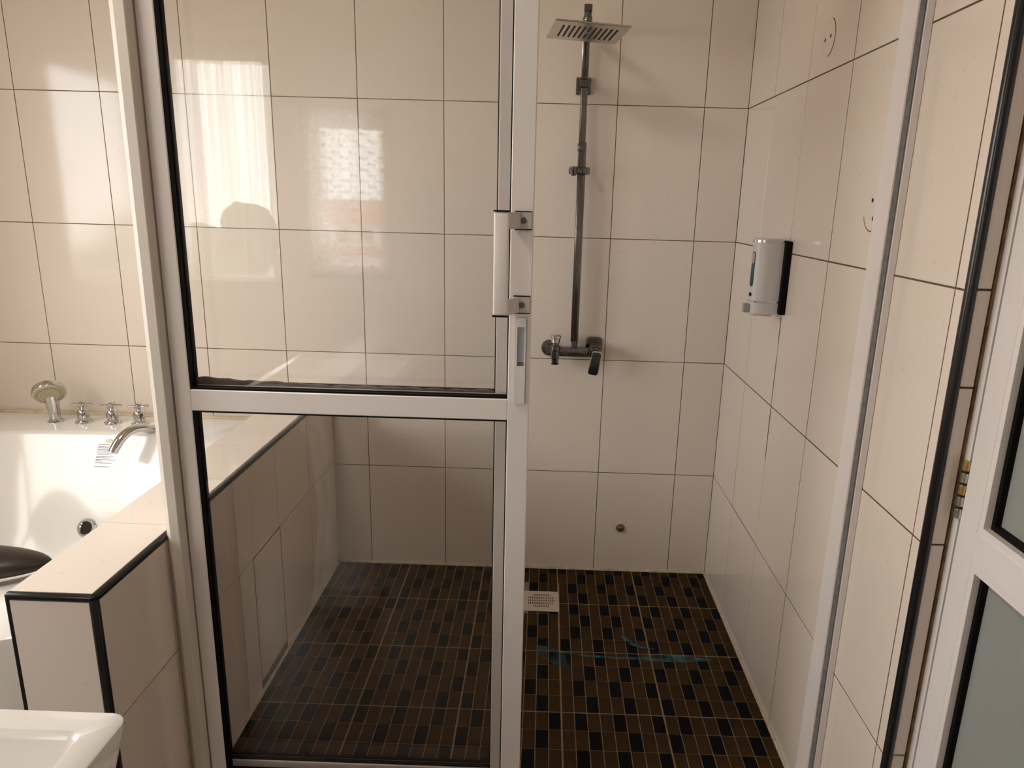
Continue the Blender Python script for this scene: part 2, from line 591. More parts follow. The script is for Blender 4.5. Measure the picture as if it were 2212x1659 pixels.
# ------------------------------------------------------------------ shower floor: mosaic of brown and black chips
fl = struct(obj('floor', bx(B(), XLW - 0.2, 0.15, -1.30, 0.15, -0.12, -0.0012), 'floor_grout'), 'dark mosaic shower floor of brown and black chips')
CW, CL = 0.0375, 0.0761
DR = (-0.731, -0.597, -0.332, -0.190)      # drain x0 x1 y0 y1


def chip_bm(bm, w, l, x=0, y=0, z=0):
    c, t = 0.0006, 0.0035
    lo = [bm.verts.new((x + a * w / 2, y + b * l / 2, z - t)) for a, b in ((-1, -1), (1, -1), (1, 1), (-1, 1))]
    hi = [bm.verts.new((x + a * (w / 2 - c), y + b * (l / 2 - c), z)) for a, b in ((-1, -1), (1, -1), (1, 1), (-1, 1))]
    bm.faces.new(hi)
    for i in range(4):
        bm.faces.new((lo[i], lo[(i + 1) % 4], hi[(i + 1) % 4], hi[i]))


cam_m = cam.rotation_euler.to_matrix().transposed()


def pix(p):
    v = cam_m @ (Vector(p) - cam.location)
    return (1151.0 + F_PX * v.x / -v.z, 861.0 - F_PX * v.y / -v.z, -v.z)


chips = []
OFFS = [[1, 0, 2, 0], [1, 2, 1, 0], [1, 0, 2, 0], [0, 2, 1, 2]]
for sx in range(5):
    for sy in range(5):
        off = OFFS[(sx * 3 + sy * 2) % 4]
        for i in range(8):
            for r in range(4):
                xa = -sx * 0.300 - (8 - i) * CW
                xb = xa + CW
                ya = -(sy - 1) * 0.3045 - 0.273 - (r + 1) * CL
                yb = ya + CL
                g = 0.0009
                xa += g + (0.0013 if i == 0 else 0)
                xb -= g + (0.0013 if i == 7 else 0)
                ya += g + (0.0013 if r == 3 else 0)
                yb -= g + (0.0013 if r == 0 else 0)
                xa, xb = max(xa, XP + 0.005), min(xb, -0.005)
                ya, yb = max(ya, -1.296), min(yb, -0.006)
                if xb - xa < 0.004 or yb - ya < 0.004:
                    continue
                # cut round the drain
                if xb > DR[0] and xa < DR[1] and yb > DR[2] and ya < DR[3]:
                    if xa < DR[0] - 0.003:
                        xb = DR[0] - 0.0015
                    elif xb > DR[1] + 0.003:
                        xa = DR[1] + 0.0015
                    elif yb > DR[3] + 0.003:
                        ya = DR[3] + 0.0015
                    elif ya < DR[2] - 0.003:
                        yb = DR[2] - 0.0015
                    else:
                        continue
                    if xb - xa < 0.004 or yb - ya < 0.004:
                        continue
                black = (i - off[r]) % 3 == 0
                px, py, dist = pix(((xa + xb) / 2, (ya + yb) / 2, 0))
                inside = 0 < px < W_PX and 0 < py < H_PX
                size = (xb - xa) * (yb - ya) / dist ** 3 if inside else 0
                chips.append((size, xa, xb, ya, yb, black))
chips.sort(key=lambda c: -c[0])
chip_cache = {}
for size, xa, xb, ya, yb, black in chips[:300]:
    key = (round(xb - xa, 4), round(yb - ya, 4), black)
    if key not in chip_cache:
        bm = B()
        chip_bm(bm, key[0], key[1])
        chip_cache[key] = mesh_of('mosaic_chip', bm, 'black_chip' if black else 'brown', smooth=0)
    o = bpy.data.objects.new('mosaic_chip', chip_cache[key])
    o.parent = fl
    o.location = ((xa + xb) / 2, (ya + yb) / 2, random.uniform(-0.0002, 0.0002))
    o.rotation_euler = (random.gauss(0, 0.002), random.gauss(0, 0.002), 0)
    col.objects.link(o)
for flag, mat_ in ((True, 'black_chip'), (False, 'brown')):
    bm = B()
    for size, xa, xb, ya, yb, black in chips[300:]:
        if black == flag:
            chip_bm(bm, xb - xa, yb - ya, (xa + xb) / 2, (ya + yb) / 2, random.uniform(-0.0002, 0.0002))
    o = obj('mosaic_chips', bm, mat_, fl, smooth=0)
    o['kind'] = 'stuff'

# pale bead of sealant where the walls meet the shower floor
obj('sealant_bead', tube(B(), [(-1.49, -0.002, 0.001), (-0.004, -0.002, 0.001)], 0.007, 8), 'bead', wb)
obj('sealant_bead', tube(B(), [(-0.002, -0.004, 0.001), (-0.002, -1.20, 0.001)], 0.006, 8), 'bead', wr)


def blob(pts, z, wid):
    """thin flat smear following a line of points"""
    bm = B()
    L, R_ = [], []
    n = len(pts)
    for i, p in enumerate(pts):
        p = Vector(p)
        d = Vector(pts[min(i + 1, n - 1)]) - Vector(pts[max(i - 1, 0)])
        d.normalize()
        s = Vector((-d.y, d.x)) * wid[i] * 0.5
        L.append(bm.verts.new((p.x + s.x, p.y + s.y, z)))
        R_.append(bm.verts.new((p.x - s.x, p.y - s.y, z)))
    for i in range(n - 1):
        bm.faces.new((L[i], R_[i], R_[i + 1], L[i + 1]))
    return bm


obj('soap_smear', blob([(-0.385, -0.475), (-0.37, -0.50), (-0.35, -0.525), (-0.32, -0.542), (-0.28, -0.548)], 0.0010, [0.008, 0.022, 0.018, 0.010, 0.003]), 'teal', fl, smooth=0, label='teal soap stroke on the chips')
obj('soap_smear', blob([(-0.60, -0.585), (-0.50, -0.60), (-0.40, -0.606), (-0.33, -0.605), (-0.28, -0.596), (-0.20, -0.598), (-0.10, -0.60)], 0.0009, [0.006, 0.012, 0.012, 0.016, 0.045, 0.040, 0.010]), 'teal', fl, smooth=0, label='long teal soap smear along a joint')
obj('soap_smear', blob([(-0.68, -0.55), (-0.65, -0.58), (-0.61, -0.62), (-0.585, -0.66)], 0.0010, [0.01, 0.06, 0.07, 0.02]), 'teal_soft', fl, smooth=0, label='faint teal soap film near the door')

# ------------------------------------------------------------------ structure: low tiled partition between tub and shower
ZF = 0.436
wp = struct(obj('wall_partition', bx(B(), XP0 + 0.002, XP - 0.002, YP + 0.002, 0.0, -0.05, ZP - 0.002), 'grout'), 'low cream tiled partition with black edges between tub and shower')
TR = 0.012
ax = (0, -1, 0)
lay_tiles(wp, (XP, 0, 0), (0, -1, 0), (0, 0, 1), (1, 0, 0),
          grid([0.0, 0.312, 0.62, 0.932, 1.28, -YP - TR], [ZF, ZP - TR]) + grid([0.0, 0.312, 0.612], [0.004, ZF]) + grid([0.835, 0.932, 1.28, -YP - TR], [0.004, ZF]))
lay_tiles(wp, (XP, 0, 0), (0, -1, 0), (0, 0, 1), (1, 0, 0), [(0.612, 0.835, 0.028, ZF)], gap=0.009, name='access_panel')
obj('panel_gap', bx(B(), XP - 0.004, XP - 0.0015, -0.838, -0.609, 0.022, ZF + 0.003), 'rust_and_shade', wp)
lay_tiles(wp, (0, 0, ZP), (1, 0, 0), (0, -1, 0), (0, 0, 1), grid([XP0, XP - TR], [0.0, 0.062, 0.36, 0.65, 0.936, 1.221, -YP - TR]), gap=0.0022)
lay_tiles(wp, (0, YP, 0), (1, 0, 0), (0, 0, 1), (0, -1, 0), grid([XP0 + 0.007, XP - TR], [0.0, 0.262, ZP - TR]))
lay_tiles(wp, (XP0, 0, 0), (0, -1, 0), (0, 0, 1), (-1, 0, 0), grid([1.50, -YP - 0.007], [0.0, ZF, ZP - TR]))
for a, b_ in (((XP - TR * .5, 0.0, ZP - TR * .5), (XP - TR * .5, YP + TR * .5, ZP - TR * .5)),
              ((XP0, YP + TR * .5, ZP - TR * .5), (XP - TR * .5, YP + TR * .5, ZP - TR * .5)),
              ((XP - TR * .5, YP + TR * .5, 0.0), (XP - TR * .5, YP + TR * .5, ZP - TR * .5)),
              ((XP0 + 0.004, YP + 0.004, 0.0), (XP0 + 0.004, YP + 0.004, ZP - TR))):
    d = 0.0045 if a[0] < XP0 + 0.006 and b_[0] < XP0 + 0.006 else TR * 0.62
    bm = B()
    lo = [min(p, q) - d for p, q in zip(a, b_)]
    hi = [max(p, q) + d for p, q in zip(a, b_)]
    bx(bm, max(lo[0], XP0 - 0.001), hi[0], lo[1], min(hi[1], 0.0), max(lo[2], 0.0), hi[2], bev=d * 0.75, seg=3)
    obj('edge_trim', bm, 'trim', wp, label='black rounded edge trim')
obj('sealant_bead', tube(B(), [(XP + 0.002, -0.01, 0.001), (XP + 0.002, -1.19, 0.001)], 0.006, 8), 'bead', wp)

# ------------------------------------------------------------------ shower enclosure: frame, fixed panel, sliding door
YDF = -1.25          # front of the sliding door
fr = thing('shower_frame', (-0.75, -1.23, 0.0), 'white aluminium frame around the shower opening, from partition to right wall', 'shower frame')
bm = B()
slab(bm, [(XP + 0.0005, -1.271), (-1.4815, -1.285), (-1.4635, -1.2835), (-1.462, -1.2815), (-1.462, -1.2535), (XP + 0.0005, -1.2535)], lambda u, v, hh: (u, v, hh), 0.0, 2.26)
bx(bm, XP + 0.0005, -1.488, -1.2535, -1.14, 0.0, 2.26)
obj('post', bm, 'alu2', fr, smooth=20, label='beige grey aluminium post on the partition')
bm = B()
bx(bm, -0.032, -0.0275, -1.262, -1.20, 0.0, 2.26, bev=0.0008)
bx(bm, -0.0145, -0.0006, -1.262, -1.20, 0.0, 2.26, bev=0.0008)
bx(bm, -0.0275, -0.0145, -1.226, -1.20, 0.0, 2.26)
obj('jamb', bm, 'alu', fr, label='white grooved closing jamb on the right wall')
obj('brush_seal', bx(B(), -0.0268, -0.0165, -1.258, -1.226, 0.0, 2.26), 'groove', fr, label='grey seal inside the jamb groove')
obj('dark_seal', bx(B(), -0.0275, -0.0268, -1.259, -1.226, 0.0, 2.26), 'black', fr)
obj('top_track', bx(B(), -1.462, -0.032, -1.28, -1.14, 2.19, 2.26, bev=0.002), 'alu', fr)
obj('bottom_track', bx(B(), -1.462, -0.032, -1.28, -1.14, 0.0, 0.018, bev=0.002), 'alu', fr)


def panel(name, loc, label, x0, x1, yf, th, st_l, st_r, zr0, zr1, zb, zt, cat):
    """framed glass panel: two stiles, three rails, two panes with their rubber gaskets"""
    t = thing(name, loc, label, cat)
    obj('stile', bx(B(), x0, x0 + st_l, yf, yf + th, 0.019, zt, bev=0.0018), 'alu', t)
    obj('stile', bx(B(), x1 - st_r, x1, yf, yf + th, 0.019, zt, bev=0.0018), 'alu', t)
    xi0, xi1 = x0 + st_l, x1 - st_r
    obj('rail', bx(B(), xi0, xi1, yf, yf + th, zr0, zr1, bev=0.0015), 'alu', t)
    obj('rail', bx(B(), xi0, xi1, yf, yf + th, 0.019, zb, bev=0.0015), 'alu', t)
    obj('rail', bx(B(), xi0, xi1, yf, yf + th, zt - 0.05, zt, bev=0.0015), 'alu', t)
    ym = yf + th * 0.5
    for za, zc in ((zb, zr0), (zr1, zt - 0.05)):
        p = obj('glass_pane', bx(B(), xi0 + 0.0005, xi1 - 0.0005, ym - 0.0025, ym + 0.0025, za + 0.0005, zc - 0.0005), 'glass', t, smooth=0)
        g = B()
        w = 0.0042
        for ya, yb in ((yf + 0.002, ym - 0.0028), (ym + 0.0028, ym + 0.012)):
            bx(g, xi0, xi0 + w, ya, yb, za, zc)
        for ya, yb in ((ym - 0.012, ym - 0.0028), (ym + 0.0028, ym + 0.010)):
            bx(g, xi1 - w * 0.6, xi1, ya, yb, za, zc)
            bx(g, xi0 + w, xi1 - w * 0.6, ya, yb, za, za + w)
            bx(g, xi0 + w, xi1 - w * 0.6, ya, yb, zc - w, zc)
        obj('gasket', g, 'black', p, smooth=0, label='black rubber gasket')
    return t


door = panel('sliding_shower_door', (-1.09, YDF + 0.016, 0.019), 'sliding shower door of white aluminium with two clear glass panes, slid to the partition',
             -1.4615, -0.7127, YDF, 0.032, 0.0355, 0.0455, 0.998, 1.044, 0.074, 2.185, 'shower door')
# pull handle on the right stile
h = obj('pull_handle', bx(B(), -0.787, -0.758, -1.312, -1.296, 1.228, 1.425, bev=0.004, seg=3), 'alu', door, label='pale flat grip of the pull handle')
obj('end_cap', bx(B(), -0.788, -0.757, -1.313, -1.295, 1.425, 1.4275), 'black', h)
obj('end_cap', bx(B(), -0.788, -0.757, -1.313, -1.295, 1.2255, 1.228), 'black', h)
for zc in (1.4085, 1.2435):
    bm = B()
    bx(bm, -0.749, -0.7165, YDF - 0.008, YDF - 0.0003, zc - 0.0165, zc + 0.0165, bev=0.001)
    slab(bm, [(-0.762, -1.300), (-0.749, -1.258), (-0.738, -1.254), (-0.738, -1.262), (-0.742, -1.266), (-0.760, -1.310)], lambda u, v, hh: (u, v, hh), zc - 0.0155, zc + 0.0155)
    br = obj('handle_bracket', bm, 'bracket', door, label='metal handle bracket with a screw')
    obj('bracket_edge', bx(B(), -0.7495, -0.716, YDF - 0.0085, YDF - 0.0003, zc + 0.0165, zc + 0.0180), 'black', br)
    obj('bracket_edge', bx(B(), -0.7495, -0.716, YDF - 0.0085, YDF - 0.0003, zc - 0.0180, zc - 0.0165), 'black', br)
    obj('screw', lathe(B(), (-0.7325, YDF - 0.008, zc), (0, -1, 0), [(0.0062, 0), (0.0062, 0.0012), (0.005, 0.002), (0.0026, 0.002), (0.0026, 0.0006), (0, 0.0006)], 20), 'screw', br)
# lock plate with finger recess
bm = B()
xl0, xl1, zl0, zl1 = -0.7435, -0.7225, 1.037, 1.2165
rx0, rx1, rz0, rz1 = -0.7400, -0.7255, 1.117, 1.198
yl = YDF - 0.006
bx(bm, xl0, rx0, yl, YDF - 0.0002, zl0, zl1)
bx(bm, rx1, xl1, yl, YDF - 0.0002, zl0, zl1)
bx(bm, rx0, rx1, yl, YDF - 0.0002, zl0, rz0)
bx(bm, rx0, rx1, yl, YDF - 0.0002, rz1, zl1)
lk = obj('lock_plate', bm, 'lock', door, label='narrow white lock plate below the handle')
obj('plate_backing', bx(B(), xl0 - 0.0007, xl1 + 0.0007, YDF - 0.0015, YDF - 0.0001, zl0 - 0.0008, zl1 + 0.0008), 'groove', lk)  # slightly larger grey backing that outlines the lock plate
obj('finger_recess', bx(B(), rx0, rx1, YDF - 0.0020, YDF - 0.0003, rz0, rz1), pmat('blue_grey_recess', (0.36, 0.38, 0.41), 0.35, noise=0.05), lk)
obj('latch_slide', bx(B(), rx0 + 0.002, rx1 - 0.002, YDF - 0.004, YDF - 0.0020, rz0, rz0 + 0.008), 'brass', lk)

fixed = panel('fixed_shower_panel', (-1.11, -1.175, 0.019), 'fixed glass panel in white aluminium standing behind the sliding shower door',
              -1.4875, -0.742, -1.190, 0.030, 0.036, 0.0455, 0.998, 1.0405, 0.066, 2.185, 'shower panel')
# messy brown sealant on the fixed panel's middle rail
bm = B()
top, bot = [], []
n = 60
for i in range(n + 1):
    f = i / n
    x = -1.448 + f * (1.448 - 0.790)
    hh = 0.0035 + 0.011 * max(0, 1 - f * 2.2) * (0.85 + 0.15 * math.sin(f * 26)) + 0.0022 * math.sin(f * 41) ** 2 + random.uniform(0, 0.0009)
    top.append(hh)
for yy0, yy1 in ((-1.189, -1.1795),):
    A_ = [(bm.verts.new((-1.448 + i / n * 0.658, yy0, 1.0405)), bm.verts.new((-1.448 + i / n * 0.658, yy0, 1.0405 + top[i])),
           bm.verts.new((-1.448 + i / n * 0.658, yy1, 1.0405 + top[i])), bm.verts.new((-1.448 + i / n * 0.658, yy1, 1.0405))) for i in range(n + 1)]
    for a, b_ in zip(A_, A_[1:]):
        for k in range(4):
            bm.faces.new((a[k], a[(k + 1) % 4], b_[(k + 1) % 4], b_[k]))
    bm.faces.new(A_[0])
    bm.faces.new(A_[-1])
obj('sealant_smear', bm, pmat('dark_brown_sealant', (0.13, 0.095, 0.07), 0.6, noise=0.3, nscale=40), fixed, label='messy dark brown sealant on the middle rail')

# ------------------------------------------------------------------ shower column
sc_t = thing('shower_column', (-0.572, -0.05, 0.90), 'chrome square shower column with rain head and lever mixer on the tiled wall', 'shower')
bm = bx(B(), -0.5860, -0.5580, -0.0630, -0.0370, 0.952, 1.640, bev=0.003, seg=2)
obj('riser', bm, 'gun', sc_t)
obj('telescopic_riser', bx(B(), -0.5855, -0.5615, -0.061, -0.039, 1.640, 2.012, bev=0.003, seg=2), 'gun', sc_t)
obj('riser_collar', bx(B(), -0.5885, -0.5575, -0.0645, -0.0355, 1.618, 1.648, bev=0.003, seg=2), 'gun', sc_t)
obj('riser_nut', lathe(B(), (-0.571, -0.05, 0.928), (0, 0, 1), [(0.0105, 0), (0.0115, 0.003), (0.0115, 0.010), (0.0095, 0.012), (0.0095, 0.015), (0.0118, 0.017), (0.0118, 0.026)], 24), 'gun', sc_t)
wbk = obj('wall_bracket', bx(bx(B(), -0.600, -0.549, -0.010, -0.0005, 1.807, 1.862, bev=0.002), -0.587, -0.560, -0.045, -0.008, 1.820, 1.848, bev=0.002), 'gun', sc_t)
obj('bracket_collar', bx(B(), -0.590, -0.557, -0.065, -0.035, 1.822, 1.850, bev=0.003), 'gun', wbk)
hold = obj('handset_holder', bx(B(), -0.616, -0.543, -0.072, -0.042, 1.541, 1.566, bev=0.005, seg=2), 'gun', sc_t, label='sliding holder for a hand shower, empty')
obj('holder_cup', lathe(B(), (-0.600, -0.083, 1.536), (0, 0, 1), [(0.008, 0), (0.011, 0.004), (0.014, 0.030), (0.011, 0.030), (0.009, 0.010), (0, 0.010)], 20), 'gun', hold)
obj('holder_knob', lathe(B(), (-0.560, -0.072, 1.553), (0, -1, 0), [(0.010, 0), (0.010, 0.014), (0.008, 0.017), (0, 0.017)], 20), 'gun', hold)
# arm bending over to the head
hd = Vector((-0.584, -0.331, 1.935))
bm = bx(B(), -0.5855, -0.5615, -0.345, -0.039, 1.992, 2.012, bev=0.002)
move(bm, Matrix.Translation((-0.5735, -0.05, 0)) @ Matrix.Rotation(math.radians(-2.0), 4, 'Z') @ Matrix.Translation((0.5735, 0.05, 0)))
obj('arm', bm, 'gun', sc_t)
hq = Euler((-0.018, 0.037, 0.126), 'XYZ').to_matrix().to_4x4()
bm = B()
lathe(bm, (0, 0, 0.0075), (0, 0, 1), [(0.019, 0), (0.019, 0.012), (0.013, 0.016), (0.011, 0.020), (0.014, 0.024), (0.0145, 0.034), (0.011, 0.040), (0.011, 0.062)], 24)
move(bm, Matrix.Translation(hd))
obj('swivel_joint', bm, 'gun', sc_t)
bm = bx(B(), -0.11, 0.11, -0.11, 0.11, 0.0006, 0.0055, bev=0.0012)
bx(bm, -0.097, 0.097, -0.097, 0.097, 0.0055, 0.009, bev=0.0015)
head = obj('rain_head', move(bm, Matrix.Translation(hd) @ hq), 'steel', sc_t, label='square steel rain head with dark spray slots')
for i in range(11):
    x = -0.079 + i * 0.0158
    bm = B()
    if i == 5:
        slab(bm, rrect(0.0055, 0.052, 0.0025), lambda u, v, hh: (x + u, v + 0.040, hh), -0.0004, 0.0014)
        slab(bm, rrect(0.0055, 0.052, 0.0025), lambda u, v, hh: (x + u, v - 0.040, hh), -0.0004, 0.0014)
    else:
        slab(bm, rrect(0.0055, 0.132, 0.0025), lambda u, v, hh: (x + u, v, hh), -0.0004, 0.0014)
    obj('spray_slot', move(bm, Matrix.Translation(hd) @ hq), 'dark', head)
# mixer body
obj('mixer_body', bx(B(), -0.652, -0.490, -0.068, -0.036, 0.897, 0.930, bev=0.003, seg=2), 'gun', sc_t)
obj('escutcheon', lathe(B(), (-0.662, -0.0005, 0.916), (0, -1, 0), [(0.031, 0), (0.031, 0.006), (0.027, 0.011), (0.016, 0.012), (0.016, 0.036)], 32), 'gun', sc_t)
bm = B()
slab(bm, rrect(0.062, 0.066, 0.016), lambda u, v, hh: (-0.4955 + u, hh, 0.930 + v), -0.0005, -0.012)
slab(bm, rrect(0.044, 0.046, 0.010), lambda u, v, hh: (-0.494 + u, hh, 0.922 + v), -0.012, -0.078)
obj('escutcheon', bm, 'gun', sc_t)
dv = obj('diverter', lathe(B(), (-0.641, -0.072, 0.876), (0, 0, 1), [(0.010, 0), (0.0135, 0.003), (0.0135, 0.010), (0.016, 0.014), (0.016, 0.042), (0.019, 0.046), (0.019, 0.060), (0.012, 0.064), (0.012, 0.072)], 24), 'gun', sc_t)
obj('diverter_knob', lathe(B(), (-0.641, -0.072, 0.946), (0, 0, 1), [(0.012, 0), (0.017, 0.004), (0.017, 0.018), (0.020, 0.020), (0.020, 0.030), (0.016, 0.033), (0, 0.033)], 16), 'chrome', dv)
obj('outlet', lathe(B(), (-0.641, -0.072, 0.872), (0, 0, -1), [(0.0135, 0), (0.0135, 0.004), (0.0105, 0.0045), (0.0105, 0.001), (0, 0.001)], 20), 'dark', dv)
lv = B()
slab(lv, rrect(0.037, 0.094, 0.010), lambda u, v, hh: (u, hh, v), 0.0, -0.009)
move(lv, Matrix.Translation((-0.4955, -0.099, 0.884)) @ Matrix.Rotation(math.radians(8), 4, 'Y') @ Matrix.Rotation(math.radians(14), 4, 'X'))
lever = obj('lever', lv, 'chrome', sc_t, label='flat lever hanging down from the mixer')
lv = B()
slab(lv, rrect(0.032, 0.088, 0.009), lambda u, v, hh: (u, hh, v), -0.0088, -0.0105)
move(lv, Matrix.Translation((-0.4955, -0.099, 0.884)) @ Matrix.Rotation(math.radians(8), 4, 'Y') @ Matrix.Rotation(math.radians(14), 4, 'X'))
obj('lever_reflection', lv, 'darkchrome', lever, label='dark reflection on the lever, laid on as a thin plate')  # dark surroundings mirrored in the chrome, built as a thin dark plate
obj('lever_hub', lathe(B(), (-0.494, -0.076, 0.920), (0, -1, 0), [(0.019, 0), (0.019, 0.012), (0.016, 0.024)], 24), 'gun', sc_t)

# ------------------------------------------------------------------ things on the shower walls
sd = thing('soap_dispenser', (0.0, -0.585, 1.145), 'pale grey cylinder soap dispenser on a black backplate on the right wall', 'soap dispenser')
obj('backplate', bx(B(), -0.018, -0.0005, -0.634, -0.538, 1.152, 1.357, bev=0.002, seg=2), 'black', sd)
cx, cy = -0.056, -0.582
bm = B()
RB = 0.0345
prof = [(RB, 1.186), (RB, 1.345)]
# body shell: cylinder blended flat towards the wall, window on the front
seg = 40


def dshape(z0_, z1_, r, inset=0.0):
    bm_ = B()
    poly = []
    for k in range(seg + 1):
        a = math.radians(90 + 180 * k / seg)
        poly.append((cx + (r - inset) * math.cos(a) * 1.15, cy + (r - inset) * math.sin(a)))
    poly = [(-0.0175, cy + (r - inset))] + poly + [(-0.0175, cy - (r - inset))]
    slab(bm_, poly, lambda u, v, hh: (u, v, hh), z0_, z1_)
    return bm_


obj('body', dshape(1.187, 1.352, RB), 'plastic', sd, smooth=40)
obj('chrome_ring', dshape(1.352, 1.3575, RB + 0.0008), 'chrome', sd, smooth=40)
obj('top_cap', dshape(1.3575, 1.361, RB, 0.001), 'plastic', sd, smooth=40)
obj('chrome_ring', dshape(1.183, 1.187, RB + 0.0006), 'chrome', sd, smooth=40)
bm = dshape(1.150, 1.183, RB, 0.0008)
slab(bm, [(-0.030, cy + 0.026), (-0.080, cy + 0.016), (-0.088, cy), (-0.080, cy - 0.016), (-0.030, cy - 0.026)], lambda u, v, hh: (u, v, hh), 1.143, 1.151)
obj('pump_base', bm, 'plastic', sd, smooth=40)
# window, drop and button sit on the round front, which faces into the shower (-x)


def on_front(poly, mat_, name, a_c, zc, lift, depth):
    bm_ = B()

    def f3(u, v, hh):
        a = a_c + u / RB
        r = RB + hh
        return (cx - r * 1.15 * math.cos(a), cy + r * math.sin(a), zc + v)
    slab(bm_, poly, f3, -depth, lift)
    return obj(name, bm_, mat_, sd)


wpoly = rrect(0.013, 0.098, 0.006, 8)
win_lo = [(u, v) for u, v in rrect(0.0125, 0.064, 0.005, 8)]
on_front(wpoly, 'dark', 'window_rim', -0.32, 1.276, 0.0006, 0.004)
on_front(win_lo, 'soap', 'soap_level', -0.32, 1.2615, 0.0012, 0.004)
on_front(rrect(0.0105, 0.030, 0.004, 6), 'soapwin', 'soap_window', -0.32, 1.307, 0.0012, 0.004)
on_front([(0.006 * math.cos(2 * math.pi * k / 20), 0.006 * math.sin(2 * math.pi * k / 20)) for k in range(20)], 'dark', 'drop_mark', -0.32, 1.204, 0.0006, 0.004)
bm = B()
slab(bm, rrect(0.022, 0.026, 0.005), lambda u, v, hh: (hh, cy - 0.004 + u, 1.1640 + v), -0.084, -0.108)
obj('push_button', bm, 'button', sd)

for (yc, zc, ang, lab) in ((-0.722, 1.858, 25, 'round white cover plate with two screw holes, above the soap dispenser'),
                           (-1.122, 1.448, 70, 'round white cover plate partly behind the closing jamb')):
    t = thing('cover_plate', (0.0, yc, zc), lab, 'cover plate')
    obj('disc', lathe(B(), (-0.0003, yc, zc), (-1, 0, 0), [(0.0438, 0), (0.0436, 0.0006), (0.030, 0.0012), (0, 0.0014)], 40), 'cover', t)
    bm = B()
    arc = [math.radians(g_) for g_ in (range(-75, 66, 5) if ang < 45 else range(200, 321, 5))]
    ri, ro = 0.0438, 0.0462
    poly = [(math.cos(g_) * ro, math.sin(g_) * ro) for g_ in arc] + [(math.cos(g_) * ri, math.sin(g_) * ri) for g_ in reversed(arc)]
    slab(bm, poly, lambda u, v, hh: (hh, yc - u, zc + v), -0.0003, -0.0010)
    obj('rim_gap_shade', bm, 'rust_and_shade', t, smooth=0)  # gap shadow on one side, laid on as a thin brown arc
    for s in (-1, 1):
        a = math.radians(ang)
        obj('screw_hole', lathe(B(), (-0.0016, yc + s * 0.020 * math.cos(a), zc + s * 0.020 * math.sin(a) * (1 if ang > 45 else -0.2)), (-1, 0, 0), [(0.0046, 0), (0.0046, 0.0004), (0, 0.0004)], 16), 'dark', t)

t = thing('pipe_plug', (-0.353, 0.0, 0.188), 'small tarnished brass pipe plug low on the shower wall', 'pipe plug')
obj('cap', lathe(B(), (-0.353, -0.0003, 0.188), (0, -1, 0), [(0.0175, 0), (0.0165, 0.004), (0.012, 0.006), (0.012, 0.012), (0.010, 0.014), (0, 0.014)], 24), 'brass', t)
obj('slot', bx(B(), -0.361, -0.345, -0.0150, -0.0140, 0.1865, 0.1895), 'dark', t)

dr = thing('floor_drain', (-0.664, -0.261, 0.0), 'off-white square floor drain with an oval grid of slots', 'floor drain')
bm = bx(B(), DR[0] + 0.001, DR[1] - 0.001, DR[2] + 0.001, DR[3] - 0.001, -0.006, 0.0016, bev=0.0012)
obj('plate', bm, 'drain', dr)
dx, dy = (DR[0] + DR[1]) / 2, (DR[2] + DR[3]) / 2
for r in range(-2, 3):
    for k in range(-7, 8):
        u, v = k * 0.0068 + (r % 2) * 0.0015, r * 0.0195
        if (u / 0.051) ** 2 + (v / 0.049) ** 2 < 1:
            bm = slab(B(), rrect(0.0030, 0.0135, 0.0014, 3), lambda a, b_, hh: (dx + u + a, dy + v + b_, hh), 0.0013, 0.0019)
            obj('slot', bm, 'dark', dr, smooth=0)

# teal soap drip below the dispenser
bm = slab(B(), [(-0.606, 1.14), (-0.600, 1.14), (-0.6005, 0.95), (-0.6015, 0.70), (-0.6045, 0.70), (-0.6055, 0.95)], lambda u, v, hh: (hh, u, v), -0.0003, -0.0008)
obj('soap_drip', bm, 'teal_soft', wr, smooth=0, label='thin teal soap drip under the dispenser')

# ------------------------------------------------------------------ bathtub
ZT = 0.60
tx, ty = -2.27, -0.78


def ring_pts(cx_, cy_, a, b, n_, z, N=96):
    out = []
    for k in range(N):
        th = 2 * math.pi * k / N
        c, s = math.cos(th), math.sin(th)
        r = (abs(c / a) ** n_ + abs(s / b) ** n_) ** (-1 / n_)
        out.append((cx_ + r * c, cy_ + r * s, z))
    return out


ox0, ox1, oy0, oy1 = XLW + 0.004, XP0 - 0.003, -1.500, -0.012
ocx, ocy, oa, ob = (ox0 + ox1) / 2, (oy0 + oy1) / 2, (ox1 - ox0) / 2, (oy1 - oy0) / 2
PROF = [(0.600, 0.545, 0.568), (0.596, 0.532, 0.558), (0.585, 0.522, 0.551), (0.45, 0.475, 0.470), (0.30, 0.43, 0.390), (0.20, 0.39, 0.335), (0.165, 0.34, 0.29), (0.155, 0.26, 0.22), (0.150, 0.10, 0.09)]
loops = [ring_pts(ocx, ocy, oa * 0.997, ob * 0.997, 30, 0.0), ring_pts(ocx, ocy, oa * 0.997, ob * 0.997, 30, ZT - 0.06), ring_pts(ocx, ocy, oa, ob, 26, ZT - 0.045), ring_pts(ocx, ocy, oa, ob, 26, ZT - 0.008), ring_pts(ocx, ocy, oa - 0.008, ob - 0.008, 24, ZT)]
for z, a, b_ in PROF:
    loops.append(ring_pts(tx, ty, a, b_, 3.6, z))
bm = B()
rings = [[bm.verts.new(p) for p in lp] for lp in loops]
for a, b_ in zip(rings, rings[1:]):
    for k in range(96):
        bm.faces.new((a[k], a[(k + 1) % 96], b_[(k + 1) % 96], b_[k]))
bm.faces.new(rings[-1])
bm.faces.new(list(reversed(rings[0])))
tub = thing('bathtub', (ocx, ocy, 0.0), 'white built-in bathtub behind the low partition', 'bathtub')
obj('shell', bm, 'acrylic', tub, smooth=40)


